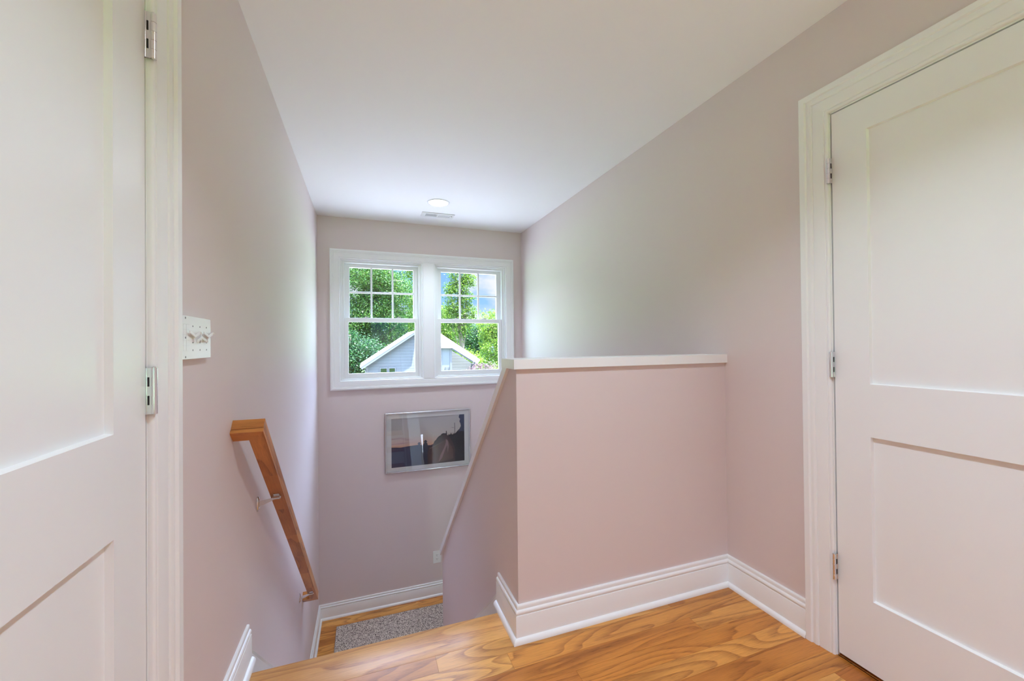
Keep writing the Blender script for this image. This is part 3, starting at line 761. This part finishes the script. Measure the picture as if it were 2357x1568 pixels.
def crown(rng, blobs, n, size, clump=.5, per=22, shell=.55):
    """clusters of pointed leaf blades scattered through the outer shell of each blob"""
    vol = np.array([b[3] * b[4] * b[5] for b in blobs]) ** .67; vol = vol / vol.sum()
    V = []; F = []
    ncl = max(1, n // per)
    for _ in range(ncl):
        b = blobs[rng.choice(len(blobs), p=vol)]
        d = rng.normal(size=3); d /= np.linalg.norm(d)
        r = shell + (1 - shell) * rng.random() ** .6
        c = np.array(b[:3]) + d * np.array(b[3:6]) * r
        cs = clump * (.6 + .8 * rng.random())
        for _k in range(per):
            p = c + rng.normal(size=3) * cs * .42
            u = rng.normal(size=3); u /= np.linalg.norm(u)
            w = np.cross(u, rng.normal(size=3)); w /= np.linalg.norm(w) + 1e-9
            s_ = size * (.6 + .8 * rng.random())
            i = len(V)
            V += [p - u * s_, p + w * s_ * .45 + np.array([0, 0, -.05 * s_]), p + u * s_, p - w * s_ * .45]
            F.append((i, i + 1, i + 2, i + 3))
    return V, F

def tree(name, label, cat, base, blobs, n, size, lm, seed, trunk_r=.22, clump=.5, per=22, shell=.55, group=None, limbs=6):
    rng = np.random.default_rng(seed)
    root = tag(empty(name, base), label, cat, group)
    V, F = crown(rng, blobs, n, size, clump, per, shell)
    mb = MB(); mb.v = [tuple(v) for v in V]; mb.f = F; mb.m = [0] * len(F)
    me = bpy.data.meshes.new('foliage'); off = np.array(base)
    me.from_pydata([tuple(np.array(v) - off) for v in mb.v], [], mb.f); me.materials.append(lm)
    o = bpy.data.objects.new('foliage', me); COL.objects.link(o); o.parent = root
    zt = max(b[2] for b in blobs)
    tb = MB(); bx, by, bz = base
    tp = max(blobs, key=lambda b: b[2])
    def limb(p, q, r, r2):
        p = Vector(p); q = Vector(q); prev = p; k = 4
        for j in range(1, k + 1):
            f = j / k; nx = p.lerp(q, f) + Vector((rng.normal() * .08, rng.normal() * .08, 0)) * (0 if j == k else 1)
            tb.cyl(tuple(prev), tuple(nx - prev), r + (r2 - r) * (j - 1) / k, (nx - prev).length * 1.04, 9, r + (r2 - r) * f)
            prev = nx
    limb((bx, by, bz - .1), (tp[0], tp[1], tp[2] + tp[5] * .5), trunk_r, trunk_r * .2)
    for b in blobs[:limbs]:
        zz = bz + (b[2] - bz) * .45
        f = (zz - bz) / max(.1, tp[2] - bz)
        limb((bx + (tp[0] - bx) * f, by + (tp[1] - by) * f, zz), (b[0], b[1], b[2]), trunk_r * .45, trunk_r * .1)
    tb.build('trunk', BARK, root, smooth=60)
    return root

MID = leaf_mat('leaf_mid', [(60, 112, 48), (86, 142, 58), (112, 168, 70), (148, 188, 84)])
DRK = leaf_mat('leaf_dark', [(34, 88, 52), (52, 112, 62), (76, 138, 72), (104, 160, 84)])
BRT = leaf_mat('leaf_bright', [(112, 168, 44), (150, 200, 54), (184, 222, 66), (210, 236, 90)])
AIR = leaf_mat('leaf_airy', [(96, 150, 54), (132, 182, 60), (168, 210, 72), (196, 226, 90)])
PUR = leaf_mat('leaf_purple', [(112, 72, 82), (160, 108, 122), (196, 150, 160), (214, 180, 184)], .3)
R_ = random.Random(5)
def blobset(cx, cy, cz, rx, ry, rz, n, br, seed):
    rr = random.Random(seed); out = []
    for _ in range(n):
        a = rr.uniform(0, 2 * math.pi); e = rr.uniform(-1, 1); q = math.sqrt(1 - e * e); k = rr.uniform(.45, 1)
        s = br * rr.uniform(.7, 1.25)
        out.append((cx + rx * q * math.cos(a) * k, cy + ry * q * math.sin(a) * k, cz + rz * e * k, s, s, s * .85))
    return out
# rows of trees, each standing clear of the others
tree('leafy_tree', 'dark green tree low behind the left slope of the gable', 'tree', (-.9, 29.3, GZ), blobset(-.8, 29.3, -.6, 1.8, .6, 2.6, 22, .9, 2), 26000, .075, DRK, 2, .25, .5)
tree('leafy_tree', 'big dense green tree filling the left window above the gable', 'tree', (-.8, 32.8, GZ), blobset(-.3, 32.8, 2.8, 3.3, .8, 6.2, 40, 1.25, 1), 80000, .072, MID, 1, .4, .5)
tree('leafy_tree', 'sunlit tree seen at the upper right corner of the left window', 'tree', (5.1, 39.3, GZ), blobset(5.1, 39.3, 6.0, 1.1, .5, 5.0, 16, .9, 3), 18000, .095, BRT, 3, .25, .6)
tree('leafy_tree', 'dark tree just behind the peak of the gable', 'tree', (2.9, 43.6, GZ), blobset(2.7, 43.6, 2.9, 1.5, .5, 5.8, 22, 1.15, 4), 24000, .10, DRK, 4, .3, .6)
tree('airy_tree', 'tall airy tree standing against the blue sky in the right window', 'tree', (8.3, 36.2, GZ),
     [(8.1, 36.2, 9.2, .75, .5, 1.0), (8.6, 36.2, 8.0, .8, .5, .8), (7.7, 36.2, 7.6, .65, .5, .8), (8.9, 36.2, 7.0, .8, .5, .6), (8.0, 36.2, 6.4, .9, .5, .7), (7.3, 36.2, 6.0, .6, .5, .7), (8.7, 36.2, 5.4, .9, .5, .7), (7.6, 36.2, 4.6, .9, .5, .8), (8.8, 36.2, 4.0, 1.1, .5, .9), (7.4, 36.2, 3.4, .9, .5, .8), (8.1, 36.2, 2.8, 1.4, .5, 1.0)],
     12000, .085, AIR, 5, .2, .38, 16, .35, limbs=11)
tree('leafy_tree', 'round sunlit tree at the lower left of the right window', 'tree', (8.2, 43.6, GZ), blobset(8.2, 43.6, 2.5, 1.0, .5, 2.8, 14, 1.0, 7), 16000, .10, AIR, 7, .25, .5)
tree('leafy_tree', 'dark green tree in the distance behind the white roof', 'tree', (10.2, 48.2, GZ), blobset(10.2, 48.2, 1.2, 4.2, .8, 3.8, 26, 1.4, 6), 22000, .12, DRK, 6, .3, .6)
tree('leafy_tree', 'bright yellow green tree filling the right edge of the right window', 'tree', (11, 32.8, GZ), blobset(11, 32.8, 1.0, 1.8, .7, 3.6, 20, 1.1, 8), 26000, .075, BRT, 8, .25, .45)
tree('leafy_tree', 'bright bushy tree rising just beyond the end of the white roof', 'tree', (7.6, 29.3, GZ), blobset(7.6, 29.3, -1.0, 1.9, .6, 2.2, 14, .9, 9), 20000, .065, BRT, 9, .2, .4)
tree('purple_shrub', 'purple leaved shrub at the corner of the house', 'shrub', (6.1, 20.2, GZ), blobset(5.9, 20.2, -.55, .8, .25, .75, 12, .38, 10), 5200, .035, PUR, 10, .06, .18)

# ----------------------------------------------------------------- sky and sun
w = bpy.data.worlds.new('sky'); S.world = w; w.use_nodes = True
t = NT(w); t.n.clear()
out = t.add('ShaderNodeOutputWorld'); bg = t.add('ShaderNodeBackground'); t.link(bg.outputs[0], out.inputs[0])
tc = t.add('ShaderNodeTexCoord'); sx = t.add('ShaderNodeSeparateXYZ'); t.link(tc.outputs['Generated'], sx.inputs[0])
nz = t.add('ShaderNodeTexNoise', i_Scale=5.0, i_Detail=5.0, i_Roughness=.5); mp = t.add('ShaderNodeMapping'); mp.inputs['Scale'].default_value = (1, 1, 2.2); mp.inputs['Location'].default_value = (.35, 0, .12)
t.link(tc.outputs['Generated'], mp.inputs[0]); t.link(mp.outputs[0], nz.inputs['Vector'])
blue = t.ramp(sx.outputs[2], [(0, lin((170, 205, 250))), (.12, lin((140, 188, 250))), (.35, lin((112, 164, 244))), (1, lin((90, 140, 235)))])
cl = t.ramp(nz.outputs[0], [(.47, (0, 0, 0, 1)), (.60, (1, 1, 1, 1))])
c = t.mix(cl, blue, lin((226, 226, 246)))
c = t.mix(t.ramp(sx.outputs[2], [(.22, (0, 0, 0, 1)), (.40, (1, 1, 1, 1))]), c, lin((180, 205, 255)))
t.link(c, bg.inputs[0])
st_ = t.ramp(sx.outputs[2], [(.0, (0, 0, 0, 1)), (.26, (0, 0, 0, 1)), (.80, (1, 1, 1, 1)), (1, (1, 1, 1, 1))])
t.link(t.math('ADD', t.math('MULTIPLY', st_, 40.0), 1.2), bg.inputs[1])  # sky above the window view boosted to light the interior
sun = bpy.data.lights.new('sun', 'SUN'); sun.energy = 70; sun.angle = math.radians(.6); sun.color = (.98, .97, .95)
so = bpy.data.objects.new('sun', sun); COL.objects.link(so)
so.rotation_euler = Vector((.15, -.16, .975)).to_track_quat('Z', 'Y').to_euler()

# ----------------------------------------------------------------- camera
cam = bpy.data.cameras.new('camera'); co = bpy.data.objects.new('camera', cam); COL.objects.link(co)
cam.sensor_fit = 'HORIZONTAL'; cam.sensor_width = 36; cam.lens = 36 * 939.69 / 2357; cam.clip_start = .02; cam.clip_end = 500
r_, u_, f_ = Vector((0.94036629, -0.3400368, -0.00928525)), Vector((0.00625376, -0.01001, 0.99993034)), Vector((0.34010606, 0.94035886, 0.00728656))
M = Matrix(((r_.x, u_.x, -f_.x, 0), (r_.y, u_.y, -f_.y, 0), (r_.z, u_.z, -f_.z, CAMZ), (0, 0, 0, 1)))
co.matrix_world = M
S.camera = co
S.view_settings.view_transform = 'Standard'; S.view_settings.look = 'None'; S.view_settings.gamma = 1; S.view_settings.use_curve_mapping = False
S.view_settings.exposure = .12
cy = S.cycles
cy.max_bounces = 14; cy.diffuse_bounces = 8; cy.glossy_bounces = 4; cy.transparent_max_bounces = 12; cy.caustics_reflective = False; cy.caustics_refractive = False
cy.sample_clamp_indirect = 6
try:
    cy.use_denoising = True; cy.denoiser = 'OPENIMAGEDENOISE'
except Exception: pass
